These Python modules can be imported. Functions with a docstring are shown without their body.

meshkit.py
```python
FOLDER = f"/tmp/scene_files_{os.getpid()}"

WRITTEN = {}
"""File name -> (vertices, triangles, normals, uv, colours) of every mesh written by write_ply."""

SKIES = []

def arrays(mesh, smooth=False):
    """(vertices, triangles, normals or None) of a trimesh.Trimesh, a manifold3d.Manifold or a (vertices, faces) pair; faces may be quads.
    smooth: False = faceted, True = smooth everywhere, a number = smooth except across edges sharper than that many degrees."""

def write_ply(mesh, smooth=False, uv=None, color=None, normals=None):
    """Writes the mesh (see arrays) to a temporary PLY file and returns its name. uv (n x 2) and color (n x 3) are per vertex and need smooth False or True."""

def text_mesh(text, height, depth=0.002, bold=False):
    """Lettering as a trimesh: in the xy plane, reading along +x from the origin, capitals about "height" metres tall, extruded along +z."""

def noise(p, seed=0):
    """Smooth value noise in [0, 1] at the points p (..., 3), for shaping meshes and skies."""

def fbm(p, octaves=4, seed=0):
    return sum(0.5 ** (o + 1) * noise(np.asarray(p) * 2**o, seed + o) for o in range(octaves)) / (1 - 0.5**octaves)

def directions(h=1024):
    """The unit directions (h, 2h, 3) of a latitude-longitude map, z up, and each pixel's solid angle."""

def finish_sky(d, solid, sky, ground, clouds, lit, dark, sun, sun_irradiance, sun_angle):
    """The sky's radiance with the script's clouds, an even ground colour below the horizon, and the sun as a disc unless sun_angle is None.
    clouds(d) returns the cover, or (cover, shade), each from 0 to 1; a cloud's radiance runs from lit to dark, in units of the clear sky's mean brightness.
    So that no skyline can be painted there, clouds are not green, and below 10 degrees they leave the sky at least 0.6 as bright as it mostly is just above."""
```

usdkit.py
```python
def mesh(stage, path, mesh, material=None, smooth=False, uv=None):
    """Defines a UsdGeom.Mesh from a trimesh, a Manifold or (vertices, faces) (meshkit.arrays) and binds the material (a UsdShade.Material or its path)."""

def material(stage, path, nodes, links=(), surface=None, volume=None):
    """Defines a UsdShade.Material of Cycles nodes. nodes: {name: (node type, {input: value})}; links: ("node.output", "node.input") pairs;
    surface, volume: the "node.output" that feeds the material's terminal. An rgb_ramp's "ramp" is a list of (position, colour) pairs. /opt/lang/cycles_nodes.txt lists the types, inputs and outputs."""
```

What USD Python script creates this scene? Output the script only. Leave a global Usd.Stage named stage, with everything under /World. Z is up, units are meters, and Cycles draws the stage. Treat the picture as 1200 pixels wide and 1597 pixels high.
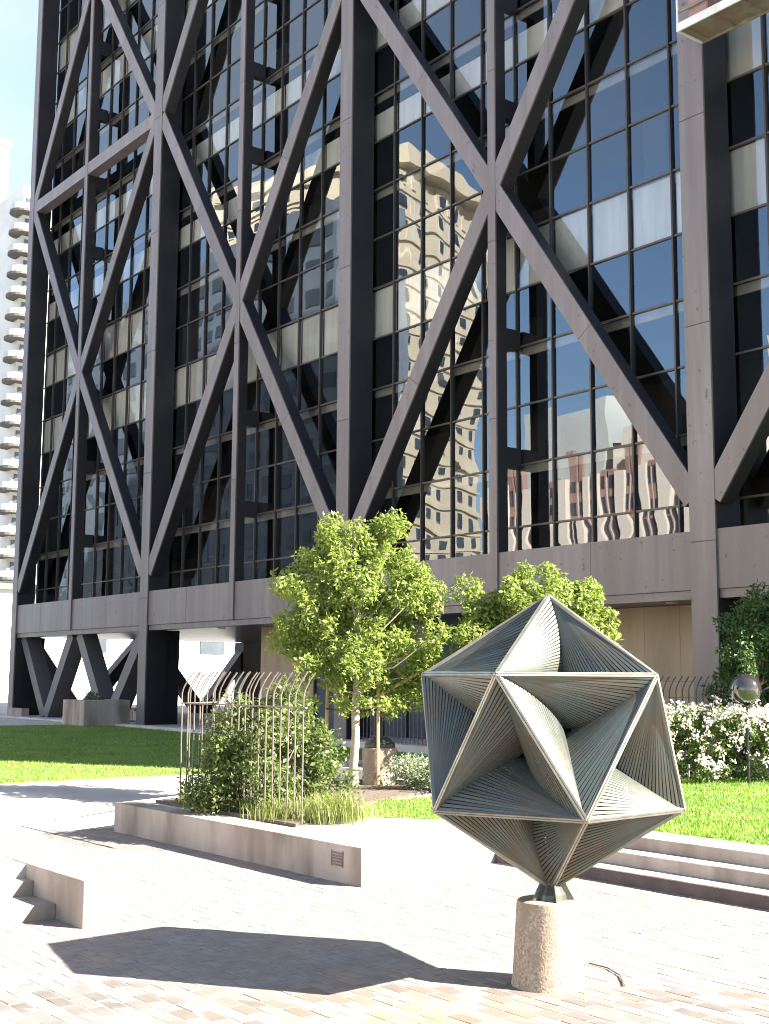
import math, random
import numpy as np, trimesh
from shapely.geometry import Polygon, box as sbox
from pxr import Usd, UsdGeom, UsdLux, UsdShade, Gf, Sdf
import usdkit, meshkit

stage = Usd.Stage.CreateInMemory()
UsdGeom.SetStageUpAxis(stage, "Z")
world = UsdGeom.Xform.Define(stage, "/World")
stage.SetDefaultPrim(world.GetPrim())
rng = np.random.default_rng(7)
random.seed(7)

# ------------------------------------------------------------------ camera, sky, sun
F, YAW, PITCH, ROLL, EYE = 1970.4, 2.48947, 0.130687, 0.0059306, 2.54
fw = np.array([math.cos(YAW) * math.cos(PITCH), math.sin(YAW) * math.cos(PITCH), math.sin(PITCH)])
rt0 = np.array([math.sin(YAW), -math.cos(YAW), 0.0])
up0 = np.cross(rt0, fw)
rt = math.cos(ROLL) * rt0 + math.sin(ROLL) * up0
up = -math.sin(ROLL) * rt0 + math.cos(ROLL) * up0
cam = UsdGeom.Camera.Define(stage, "/World/camera")
m4 = Gf.Matrix4d(*rt, 0, *up, 0, *(-fw), 0, 0, 0, EYE, 1)
cam.AddTransformOp().Set(m4)
cam.CreateHorizontalApertureAttr(36.0)
cam.CreateFocalLengthAttr(36.0 * F / 1200.0)
cam.CreateClippingRangeAttr(Gf.Vec2f(0.1, 5000))
EXPOSURE = 3.0
cam.CreateExposureAttr(EXPOSURE)

SUN_AZ, SUN_EL = math.radians(32.6), math.radians(34.4)      # azimuth from +X towards +Y
sd = np.array([math.cos(SUN_AZ) * math.cos(SUN_EL), math.sin(SUN_AZ) * math.cos(SUN_EL), math.sin(SUN_EL)])
CLOUD = (7.7, 1.9, 2.0)                                      # where the thin cloud veil lies
sky_mat = usdkit.material(stage, "/World/Looks/sky_light", {
    "s": ("sky_texture", {"sky_type": "single_scattering", "sun_disc": False, "sun_elevation": SUN_EL,
                          "sun_rotation": math.atan2(sd[0], sd[1]), "altitude": 20.0, "air_density": 1.0, "aerosol_density": 0.6, "ozone_density": 1.0}),
    "tc": ("texture_coordinate", {}), "mp": ("mapping", {"location": CLOUD, "scale": (1.0, 1.0, 1.6)}),
    "n": ("noise_texture", {"scale": 1.25, "detail": 5, "roughness": .5}),
    "cr": ("rgb_ramp", {"ramp": [(.46, (0, 0, 0)), (.66, (.85, .85, .85))]}),
    "mx": ("mix_color", {"b": (2.9, 3.15, 3.35), "use_clamp": False}),
    "b": ("background_shader", {"strength": 0.05})},
    [("tc.generated", "mp.vector"), ("mp.vector", "n.vector"), ("n.fac", "cr.fac"), ("cr.color", "mx.fac"), ("s.color", "mx.a"), ("mx.result", "b.color")], surface="b.background")
dome = UsdLux.DomeLight.Define(stage, "/World/sky")
UsdShade.MaterialBindingAPI.Apply(dome.GetPrim()).Bind(sky_mat)
dome.GetPrim().SetCustomDataByKey("kind", "structure")
sun = UsdLux.DistantLight.Define(stage, "/World/sun")
sun.CreateIntensityAttr(1.25)
sun.CreateAngleAttr(0.5)
sun.CreateNormalizeAttr(True)
sun.CreateColorAttr(Gf.Vec3f(1.0, 0.93, 0.82))
z_ = sd
x_ = np.cross([0, 0, 1.0], z_); x_ /= np.linalg.norm(x_)
y_ = np.cross(z_, x_)
sun.AddTransformOp().Set(Gf.Matrix4d(*x_, 0, *y_, 0, *z_, 0, 0, 0, 60, 1))


def seen(P):
    """pixel (in 1200x1597) of points; used only to choose which repeats show largest"""
    q = np.asarray(P, float) - np.array([0, 0, EYE])
    z = q @ fw
    z = np.where(np.abs(z) < 1e-3, 1e-3, z)
    return np.stack([600 + F * (q @ rt) / z, 798.5 - F * (q @ up) / z, z], -1)


def in_view(P, pad=40):
    s = seen(P)
    return (s[..., 2] > 0.5) & (s[..., 0] > -pad) & (s[..., 0] < 1200 + pad) & (s[..., 1] > -pad) & (s[..., 1] < 1597 + pad)


# ------------------------------------------------------------------ helpers
used = {}


def path_for(name, parent):
    base = (parent.GetPath().pathString if parent else "/World") + "/" + name
    n = used.get(base, 0)
    used[base] = n + 1
    return base if n == 0 else "%s_%03d" % (base, n)


def tag(p, label=None, cat=None, group=None, kind=None):
    for k, v in (("label", label), ("category", cat), ("group", group), ("kind", kind)):
        if v:
            p.SetCustomDataByKey(k, v)
    return p


def thing(name, label=None, cat=None, group=None, kind=None, loc=(0, 0, 0), parent=None):
    x = UsdGeom.Xform.Define(stage, path_for(name, parent))
    if any(loc):
        x.AddTranslateOp().Set(Gf.Vec3d(*map(float, loc)))
    return tag(x.GetPrim(), label, cat, group, kind)


ORIGIN = {}


def put(name, mesh, mat, parent=None, smooth=False, **kw):
    if isinstance(mesh, MB):
        mesh = mesh.mesh()
    p = usdkit.mesh(stage, path_for(name, parent), mesh, M[mat], smooth=smooth).GetPrim()
    return tag(p, **kw) if kw else p


class MB:
    """collects simple solids into one mesh"""
    def __init__(s):
        s.v, s.f, s.n = [], [], 0

    def add(s, v, f):
        v, f = np.asarray(v, float), np.asarray(f, int)
        s.v.append(v); s.f.append(f + s.n); s.n += len(v)
        return s

    def tm(s, t):
        return s.add(t.vertices, t.faces)

    def box(s, lo, hi):
        x0, y0, z0 = lo; x1, y1, z1 = hi
        return s.hexa([(x0, y0, z0), (x1, y0, z0), (x1, y1, z0), (x0, y1, z0), (x0, y0, z1), (x1, y0, z1), (x1, y1, z1), (x0, y1, z1)])

    def hexa(s, c):
        return s.add(c, BOXF)

    def bar(s, a, b, w, d, upv=(0, 0, 1), w2=None, d2=None):
        """box beam from a to b; w across upv x dir, d along the other axis"""
        a, b = np.asarray(a, float), np.asarray(b, float)
        t = b - a; t /= np.linalg.norm(t)
        u = np.cross(upv, t); u /= np.linalg.norm(u)
        v = np.cross(t, u)
        w2 = w if w2 is None else w2; d2 = d if d2 is None else d2
        c = [a + sx * u * w / 2 + sy * v * d / 2 for sx, sy in ((-1, -1), (1, -1), (1, 1), (-1, 1))]
        c += [b + sx * u * w2 / 2 + sy * v * d2 / 2 for sx, sy in ((-1, -1), (1, -1), (1, 1), (-1, 1))]
        return s.hexa(c)

    def tube(s, pts, r, n=6):
        pts = np.asarray(pts, float)
        r = np.broadcast_to(np.asarray(r, float), (len(pts),))
        rings = []
        for i, p in enumerate(pts):
            t = pts[min(i + 1, len(pts) - 1)] - pts[max(i - 1, 0)]
            t = t / (np.linalg.norm(t) + 1e-12)
            a = np.cross(t, [0.31, 0.95, 0.02] if abs(t[2]) > .8 else [0, 0, 1.0]); a /= np.linalg.norm(a)
            b = np.cross(t, a)
            th = np.arange(n) / n * 2 * np.pi
            rings.append(p + r[i] * (np.cos(th)[:, None] * a + np.sin(th)[:, None] * b))
        v = np.vstack(rings + [pts[:1], pts[-1:]])
        f = []
        k = len(pts)
        for i in range(k - 1):
            for j in range(n):
                q = (j + 1) % n
                f += [(i * n + j, i * n + q, (i + 1) * n + q), (i * n + j, (i + 1) * n + q, (i + 1) * n + j)]
        for j in range(n):
            q = (j + 1) % n
            f += [(k * n, q, j), (k * n + 1, (k - 1) * n + j, (k - 1) * n + q)]
        return s.add(v, f)

    def lathe(s, prof, c, n=32):
        th = np.arange(n) / n * 2 * np.pi
        v, f = [], []
        for r, z in prof:
            v.append(np.stack([c[0] + r * np.cos(th), c[1] + r * np.sin(th), np.full(n, c[2] + z)], 1))
        v = np.vstack(v)
        for i in range(len(prof) - 1):
            for j in range(n):
                q = (j + 1) % n
                f += [(i * n + j, i * n + q, (i + 1) * n + q), (i * n + j, (i + 1) * n + q, (i + 1) * n + j)]
        return s.add(v, f)

    def mesh(s):
        return np.vstack(s.v), np.vstack(s.f)


BOXF = np.array([(0, 2, 1), (0, 3, 2), (4, 5, 6), (4, 6, 7), (0, 1, 5), (0, 5, 4), (1, 2, 6), (1, 6, 5), (2, 3, 7), (2, 7, 6), (3, 0, 4), (3, 4, 7)])


def bevel_box(lo, hi, b):
    lo, hi = np.array(lo, float), np.array(hi, float)
    v = []
    for k in range(3):
        for sx in (0, 1):
            for sy in (0, 1):
                for sz in (0, 1):
                    p = np.where([sx, sy, sz], hi, lo)
                    ins = np.where([sx, sy, sz], -b, b) * np.array([k != 0, k != 1, k != 2])
                    v.append(p + ins)
    return trimesh.convex.convex_hull(np.array(v))


def extrude(poly, z0, z1):
    m = trimesh.creation.extrude_polygon(poly, z1 - z0, engine="earcut")
    m.apply_translation((0, 0, z0))
    return m


# ------------------------------------------------------------------ materials
M = {}
def mat(name, nodes, links, surface):
    M[name] = usdkit.material(stage, "/World/Looks/" + name, nodes, links, surface=surface)


def noisy(name, c1, c2, scale, rough=.7, detail=4, bump=0.0, bscale=None, metallic=0.0, spec=0.5, scale3=None, random_mix=0.0, c3=None, s3=None, spots=0.0):
    """a principled surface whose colour wanders between c1 and c2 (fine) and c3 (broad), with fine relief"""
    nd = {"g": ("geometry", {}), "mp": ("mapping", {"scale": scale3 or (1, 1, 1)}),
          "n": ("noise_texture", {"scale": scale, "detail": detail, "roughness": .6}),
          "r": ("rgb_ramp", {"ramp": [(.3, c1), (.7, c2)]}),
          "p": ("principled_bsdf", {"roughness": rough, "metallic": metallic, "specular_ior_level": spec})}
    ln = [("g.position", "mp.vector"), ("mp.vector", "n.vector"), ("n.fac", "r.fac")]
    col = "r.color"
    if c3 is not None:
        nd["n3"] = ("noise_texture", {"scale": s3, "detail": 3})
        nd["r3"] = ("rgb_ramp", {"ramp": [(.45, (0, 0, 0)), (.68, (1, 1, 1))]})
        nd["m3"] = ("mix_color", {"b": c3})
        ln += [("mp.vector", "n3.vector"), ("n3.fac", "r3.fac"), ("r3.color", "m3.fac"), (col, "m3.a")]
        col = "m3.result"
    if spots:
        nd["n4"] = ("noise_texture", {"scale": 4.5, "detail": 2})
        nd["r4"] = ("rgb_ramp", {"ramp": [(.68, (0, 0, 0)), (.74, (spots, spots, spots))]})
        nd["m4"] = ("mix_color", {"b": (.02, .018, .018)})
        ln += [("g.position", "n4.vector"), ("n4.fac", "r4.fac"), ("r4.color", "m4.fac"), (col, "m4.a")]
        col = "m4.result"
    if random_mix:
        nd["o"] = ("object_info", {})
        nd["gi"] = ("geometry", {})
        nd["ad"] = ("math", {"math_type": "add"})
        nd["fr"] = ("math", {"math_type": "fraction"})
        nd["mr"] = ("map_range", {"to_min": 1 - random_mix, "to_max": 1 + random_mix})
        nd["h"] = ("hsv", {})
        ln += [("o.random", "ad.value1"), ("gi.random_per_island", "ad.value2"), ("ad.value", "fr.value1"), ("fr.value", "mr.value"), ("mr.result", "h.value"), (col, "h.color")]
        col = "h.color"
    ln.append((col, "p.base_color"))
    if bump:
        nd["nb"] = ("noise_texture", {"scale": bscale or scale * 4, "detail": 5})
        nd["bp"] = ("bump", {"strength": .6, "distance": bump})
        ln += [("g.position", "nb.vector"), ("nb.fac", "bp.height"), ("bp.normal", "p.normal")]
    mat(name, nd, ln, "p.BSDF")


noisy("frame_bronze", (.088, .074, .075), (.142, .12, .119), 1.6, rough=.40, bump=.003, bscale=14, scale3=(2.2, 2.2, .16), detail=6, c3=(.095, .076, .074), s3=.5, random_mix=.11, spots=.6)
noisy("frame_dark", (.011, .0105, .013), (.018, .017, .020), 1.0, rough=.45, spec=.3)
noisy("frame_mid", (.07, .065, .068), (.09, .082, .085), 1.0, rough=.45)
noisy("mullion_metal", (.035, .03, .028), (.05, .043, .038), 1.0, rough=.4, metallic=.4)
noisy("transom_metal", (.05, .043, .036), (.075, .063, .052), 1.0, rough=.4, metallic=.4)
noisy("blind_fabric", (.52, .515, .47), (.66, .655, .61), 1.3, rough=.9, random_mix=.13, scale3=(3, 3, .3))
noisy("slab_edge", (.24, .23, .20), (.34, .32, .28), 1.0, rough=.9)
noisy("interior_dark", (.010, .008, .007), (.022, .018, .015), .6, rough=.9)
noisy("soffit_metal", (.16, .12, .085), (.22, .17, .12), .8, rough=.3, metallic=.6)
noisy("travertine", (.24, .185, .125), (.33, .265, .185), 1.6, rough=.7, detail=6, scale3=(1, 1, .22), bump=.004, bscale=18, random_mix=.08)
noisy("concrete", (.25, .207, .172), (.36, .305, .26), 1.7, rough=.85, detail=7, bump=.006, bscale=45, c3=(.155, .12, .095), s3=1.6, scale3=(1, 1, .3), random_mix=.04)
noisy("pale_paving", (.36, .335, .31), (.44, .41, .38), 1.2, rough=.85, detail=6, bump=.004, bscale=25, c3=(.31, .285, .26), s3=.6)
noisy("mortar", (.15, .13, .115), (.19, .165, .148), 9, rough=.95)
noisy("brick_paver", (.10, .088, .082), (.175, .153, .138), 3.0, rough=.8, detail=6, bump=.003, bscale=60, c3=(.21, .14, .10), s3=.55, random_mix=.36)
noisy("riser_dark", (.055, .04, .038), (.09, .065, .06), 3, rough=.85, bump=.004, bscale=30)
noisy("aggregate", (.13, .095, .068), (.36, .29, .22), 46, rough=.85, detail=3, bump=.012, bscale=60, c3=(.2, .15, .11), s3=5)
noisy("iron", (.09, .075, .068), (.16, .13, .115), 8, rough=.6, metallic=.3)
noisy("bark", (.20, .17, .13), (.36, .31, .25), 14, rough=.9, bump=.01, bscale=40, scale3=(1, 1, .3))
noisy("stake_wood", (.33, .21, .09), (.46, .31, .15), 7, rough=.85, scale3=(1, 1, .2))
noisy("soil", (.05, .035, .025), (.11, .08, .055), 9, rough=.95, bump=.03, bscale=20)
noisy("lawn_base", (.085, .15, .024), (.12, .20, .036), 2.2, rough=.95, bump=.02, bscale=60, c3=(.15, .19, .05), s3=.5)
noisy("cream_wall", (.50, .41, .29), (.62, .52, .39), .12, rough=.85, random_mix=0)
noisy("pink_wall", (.66, .55, .46), (.74, .63, .54), .12, rough=.85)
noisy("rose_brick", (.27, .155, .125), (.35, .215, .175), .4, rough=.85)
noisy("white_wall", (.42, .42, .41), (.52, .52, .50), .15, rough=.85)
noisy("hall_wall", (.32, .36, .40), (.38, .42, .46), .2, rough=.8)
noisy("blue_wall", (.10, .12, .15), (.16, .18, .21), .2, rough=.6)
noisy("far_glass", (.03, .04, .05), (.06, .075, .09), .5, rough=.12)
noisy("balcony_grey", (.055, .052, .047), (.10, .096, .088), .5, rough=.8)
noisy("red_paint", (.19, .115, .095), (.25, .15, .125), 2, rough=.5)
noisy("white_paint", (.40, .40, .38), (.55, .55, .53), 2, rough=.5)
noisy("grey_deck", (.09, .075, .06), (.19, .165, .13), 3, rough=.6, c3=(.13, .09, .06), s3=2)
noisy("dark_liner", (.02, .02, .02), (.035, .035, .035), 3, rough=.5)
noisy("flower", (.62, .55, .50), (.76, .70, .64), 8, rough=.9, spec=.1)

# weathered bronze of the sculpture: brown metal under a grey green skin
mat("bronze", {
    "g": ("geometry", {}), "n": ("noise_texture", {"scale": 2.6, "detail": 6, "roughness": .62}),
    "n2": ("noise_texture", {"scale": 17, "detail": 4}),
    "r": ("rgb_ramp", {"ramp": [(.34, (.105, .088, .064)), (.5, (.088, .095, .083)), (.68, (.084, .11, .102))]}),
    "rr": ("map_range", {"to_min": .3, "to_max": .52}), "o": ("object_info", {}),
    "mr": ("map_range", {"to_min": .82, "to_max": 1.18}), "h": ("hsv", {}),
    "bp": ("bump", {"strength": .4, "distance": .002}),
    "p": ("principled_bsdf", {"metallic": .5})},
    [("g.position", "n.vector"), ("g.position", "n2.vector"), ("n.fac", "r.fac"), ("o.random", "mr.value"), ("mr.result", "h.value"),
     ("r.color", "h.color"), ("h.color", "p.base_color"), ("n2.fac", "rr.value"), ("rr.result", "p.roughness"), ("n2.fac", "bp.height"), ("bp.normal", "p.normal")], "p.BSDF")

noisy("bronze_edge", (.17, .165, .14), (.26, .255, .22), 9, rough=.38, metallic=.5, c3=(.17, .165, .14), s3=4)

# curtain wall glass: a partly mirrored, tinted pane
mat("glass", {
    "t": ("transparent_bsdf", {"color": (.78, .78, .76)}), "g": ("glossy_bsdf", {"color": (.78, .89, 1.0), "roughness": 0.0}),
    "f": ("fresnel", {"IOR": 1.55}), "a": ("math", {"math_type": "multiply_add", "value2": .85, "value3": .115}),
    "m": ("mix_closure", {})},
    [("f.fac", "a.value1"), ("a.value", "m.fac"), ("t.BSDF", "m.closure1"), ("g.BSDF", "m.closure2")], "m.closure")
mat("globe_glass", {"p": ("principled_bsdf", {"base_color": (.02, .017, .017), "roughness": .08, "specular_ior_level": .9, "coat_weight": .6})}, [], "p.BSDF")


def leaf_mat(name, ca, cb, trans, gloss=.4):
    mat(name, {"g": ("geometry", {}), "r": ("rgb_ramp", {"ramp": [(0, ca), (1, cb)]}),
               "p": ("principled_bsdf", {"roughness": gloss, "specular_ior_level": .35}), "t": ("translucent_bsdf", {}),
               "h": ("hsv", {"value": 1.25, "saturation": 1.1}), "m": ("mix_closure", {"fac": trans})},
        [("g.random_per_island", "r.fac"), ("r.color", "p.base_color"), ("r.color", "h.color"), ("h.color", "t.color"), ("p.BSDF", "m.closure1"), ("t.BSDF", "m.closure2")], "m.closure")


leaf_mat("leaf_tree", (.19, .24, .06), (.66, .65, .33), .47)
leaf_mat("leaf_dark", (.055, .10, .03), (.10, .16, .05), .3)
leaf_mat("leaf_bush", (.10, .135, .04), (.33, .36, .14), .38)
leaf_mat("leaf_silver", (.20, .24, .15), (.32, .35, .25), .3)
leaf_mat("leaf_hedge", (.06, .10, .028), (.17, .20, .055), .3)
leaf_mat("leaf_blossom_hedge", (.09, .13, .035), (.27, .28, .09), .35)
leaf_mat("leaf_yellow", (.17, .20, .06), (.38, .35, .15), .35)
mat("grass_blade", {"g": ("geometry", {}), "r": ("rgb_ramp", {"ramp": [(0, (.15, .25, .035)), (1, (.33, .43, .10))]}),
    "n": ("noise_texture", {"scale": .55, "detail": 5, "roughness": .6}), "nr": ("rgb_ramp", {"ramp": [(.35, (.72, .86, .62)), (.5, (1, 1, 1)), (.68, (1.35, 1.12, 1.1))]}),
    "mu": ("mix_color", {"blend_type": "multiply", "fac": 1.0, "use_clamp": False}), "p": ("principled_bsdf", {"roughness": .5, "specular_ior_level": .35}),
    "t": ("translucent_bsdf", {}), "m": ("mix_closure", {"fac": .4})},
    [("g.random_per_island", "r.fac"), ("g.position", "n.vector"), ("n.fac", "nr.fac"), ("r.color", "mu.a"), ("nr.color", "mu.b"), ("mu.result", "p.base_color"),
     ("mu.result", "t.color"), ("p.BSDF", "m.closure1"), ("t.BSDF", "m.closure2")], "m.closure")

# ------------------------------------------------------------------ ground
ZU = 0.46                                                    # upper terrace level above the sunken plaza
WALLY, STEPY = 9.45, 12.25
pit = Polygon([(-26.4, 17.5), (-21.3, 17.5), (-21.3, 13.6), (-19.7, WALLY + .02), (-12.8, WALLY + .02), (-13.64, STEPY + .9), (12, STEPY + .9), (12, -9), (-13.9, -9), (-13.9, 5.72), (-26.4, 5.72)])
LAWN_L = sbox(-52, 5.72, -26.4, 23.9)
ground_poly = sbox(-1500, -1500, 1500, 1500).difference(pit).difference(LAWN_L)
put("ground", extrude(ground_poly, -0.6, ZU), "pale_paving", kind="structure")
plaza = thing("plaza_paving", kind="structure")
put("mortar_bed", extrude(pit.intersection(sbox(-20.25, -20, 40, 40)).buffer(.04), -0.3, -0.0022), "mortar", plaza)

# brick pavers, laid in running bond along the terrace wall; the largest 300 in view singly, the rest as one part
BL, BW, JT = .30, .15, .010
bricks = []
inner = pit.intersection(sbox(-20.25, -20, 40, 40)).buffer(-.02)
from shapely.prepared import prep
pin = prep(inner)
for j in range(int((13.2 + 9) / BW)):
    y = -9 + j * BW
    if y < 2.6:
        continue
    for i in range(int(34 / BL)):
        x = -20.4 + i * BL + (BL / 2 if j % 2 else 0)
        c = np.array([x + BL / 2, y + BW / 2, 0])
        if not in_view(c, 60):
            continue
        b = sbox(x + JT / 2, y + JT / 2, x + BL - JT / 2, y + BW - JT / 2)
        if pin.contains(b):
            bricks.append((x, y))
bricks.sort(key=lambda b: seen(np.array([b[0] + .1, b[1], 0]))[2])


def brick_mesh(x, y, mb):
    t = rng.normal(0, .0016, 4)
    x0, x1, y0, y1 = x + JT / 2, x + BL - JT / 2, y + JT / 2, y + BW - JT / 2
    e = .006
    h = -0.03
    top = [(x0 + e, y0 + e, t[0]), (x1 - e, y0 + e, t[1]), (x1 - e, y1 - e, t[2]), (x0 + e, y1 - e, t[3])]
    bot = [(x0, y0, h), (x1, y0, h), (x1, y1, h), (x0, y1, h)]
    f = [(4, 5, 6), (4, 6, 7), (0, 1, 5), (0, 5, 4), (1, 2, 6), (1, 6, 5), (2, 3, 7), (2, 7, 6), (3, 0, 4), (3, 4, 7)]
    mb.add(bot + top, f)


for x, y in bricks[:300]:
    mb = MB(); brick_mesh(x, y, mb)
    put("brick", mb, "brick_paver", plaza)
mb = MB()
for x, y in bricks[300:]:
    brick_mesh(x, y, mb)
put("brick_field", mb, "brick_paver", plaza, kind="stuff")

# sunken plaza edges
wall = thing("terrace_wall", "long low concrete terrace wall in front of the fenced shrub bed", "wall")
core = Polygon([(-19.7, WALLY), (-12.8, WALLY), (-13.64, STEPY), (-13.98, STEPY), (-13.2, WALLY + .38), (-19.7, WALLY + .38)])
put("wall_body", extrude(core, -.1, ZU + .006), "concrete", wall)
g = MB()
for k in range(5):
    g.box((-13.42 + .003, WALLY - .012, .20 + k * .036), (-13.20, WALLY + .01, .222 + k * .036))
g.box((-13.44, WALLY - .008, .19), (-13.425, WALLY + .01, .385)); g.box((-13.195, WALLY - .008, .19), (-13.18, WALLY + .01, .385))
put("vent_grille", g, "iron", wall)

st = thing("stone_steps", "wide flight of three pale stone steps beside the sculpture", "steps")
for k in range(3):
    y0 = STEPY + .42 * k
    x0 = -13.62 - .0 * k
    put("step", bevel_box((x0, y0, -.05 if k == 0 else .157 * k - .02), (12, STEPY + 1.6, .157 * (k + 1)), .008), "concrete", st)

put("lower_riser", MB().box((-13.60, STEPY - .012, -.05), (12, STEPY + .002, .150)), "riser_dark", st)  # thin darker facing over the front of the lowest step
cheek = thing("stair_cheek_wall", "short concrete cheek wall beside the small steps at left", "wall")
put("wall_body", bevel_box((-14.6, 5.62, -.05), (-12.36, 5.83, ZU + .012), .006), "concrete", cheek)
st = thing("corner_steps", "small concrete steps rising beside the short cheek wall", "steps")
for k, x1 in enumerate((-13.04, -13.66, -14.28)):
    put("step", bevel_box((-15.2, -9, -.05 if k == 0 else .157 * k - .02), (x1, 5.615, .157 * (k + 1)), .006), "concrete", st)
ZL = .28                                                   # height of the low edge of the left lawn
rx0, rx1, ry0, ry1 = -26.4, -20.2, 5.7, 17.5
xm_ = -22.0
put("path_ramp", MB().hexa([(xm_, ry0, -.3), (rx1, ry0, -.3), (rx1, ry1, -.3), (xm_, ry1, -.3), (xm_, ry0, -.002), (rx1, ry0, -.002), (rx1, ry1, -.002), (xm_, ry1, -.002)]).hexa(
    [(rx0, ry0, -.3), (xm_, ry0, -.3), (xm_, ry1, -.3), (rx0, ry1, -.3), (rx0, ry0, ZL), (xm_, ry0, -.002), (xm_, ry1, -.002), (rx0, ry1, ZL)]), "pale_paving", kind="structure")

# ------------------------------------------------------------------ lawns
def lawn(name, poly, blades, label, seed, zf=lambda x: np.full(np.shape(x), ZU)):
    r = np.random.default_rng(seed)
    t = thing(name, label, "lawn", "lawns around the sunken plaza")
    tf = extrude(poly, ZU - .05, ZU + .012)
    tf.vertices[:, 2] += zf(tf.vertices[:, 0]) - ZU
    put("turf", tf, "lawn_base", t)
    x0, y0, x1, y1 = poly.bounds
    pts = r.uniform((x0, y0), (x1, y1), (blades * 4, 2))
    s = seen(np.c_[pts, np.full(len(pts), ZU)])
    keep = in_view(np.c_[pts, np.full(len(pts), ZU)], 20) & (r.uniform(0, 1, len(pts)) < np.clip((16 / s[:, 2]) ** 1.2, .12, 1))
    import shapely
    keep &= shapely.contains_xy(poly, pts[:, 0], pts[:, 1])
    pts = pts[keep][:blades]
    n = len(pts)
    a = r.uniform(0, 2 * np.pi, n); h = r.uniform(.025, .055, n) * (1 + .5 * meshkit.noise(np.c_[pts * .8, np.zeros(n)])); w = r.uniform(.006, .012, n)
    d = np.stack([np.cos(a), np.sin(a), 0 * a], 1)
    b = np.c_[pts, zf(pts[:, 0]) + .008]
    lean = np.c_[r.normal(0, .02, (n, 2)), h]
    V = np.stack([b - d * w[:, None], b + d * w[:, None], b + lean], 1).reshape(-1, 3)
    put("grass", (V, np.arange(3 * n).reshape(-1, 3)), "grass_blade", t, kind="stuff")


lawn("left_lawn", sbox(-52, 5.72, -26.4, 23.9), 80000, "broad green lawn half in the shadow of the tower", 3, lambda x: ZL + (ZU - ZL) * (-26.4 - np.asarray(x)) / 25.6)
lawn("right_lawn", Polygon([(12, 13.75), (-13.9, 13.75), (-14.6, 12.45), (-15.85, 11.35), (-17.45, 13.3), (-18.2, 23.9), (12, 23.9)]), 90000, "sunny green lawn between the stone steps and the flowering hedge", 4)
lawn("back_lawn", Polygon([(-18.6, 16.0), (-18.6, 23.3), (-25.0, 23.3), (-25.0, 18.0), (-20.0, 17.8)]), 20000, "shaded strip of lawn behind the staked tree", 5)
put("path_kerb", bevel_box((-72, 23.91, -.05), (-12, 24.35, ZU + .09), .02), "pale_paving", label="long pale kerb between the lawns and the tower", cat="kerb")
put("planting_bed", extrude(Polygon([(-19.3, 10.0), (-15.1, 10.0), (-16.3, 11.4), (-17.4, 13.2), (-18.6, 16), (-20.9, 16), (-20.9, 13.7)]), ZU - .05, ZU + .05), "soil", label="bare soil bed under the fenced bush and staked tree", cat="flower bed")

# ------------------------------------------------------------------ the tower with its outer frame
tower = thing("office_tower", "dark bronze glass tower braced by a giant diagonal steel frame", "building")
D, YG = 25.4, 26.5
CX = [-65.95, -50.75, -35.72, -20.14]                       # column centres
MX = [-58.7, -43.2, -27.9, -12.4]                           # mid bay hangers
XE = -11.9                                                  # east corner
NODE0, HALF = 6.93, 10.72
ZTOP = NODE0 + 4 * HALF                                     # 49.8
BAND0, BAND1 = 4.77, 6.27
COLW = [.62, .74, .72, .80]


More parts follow.
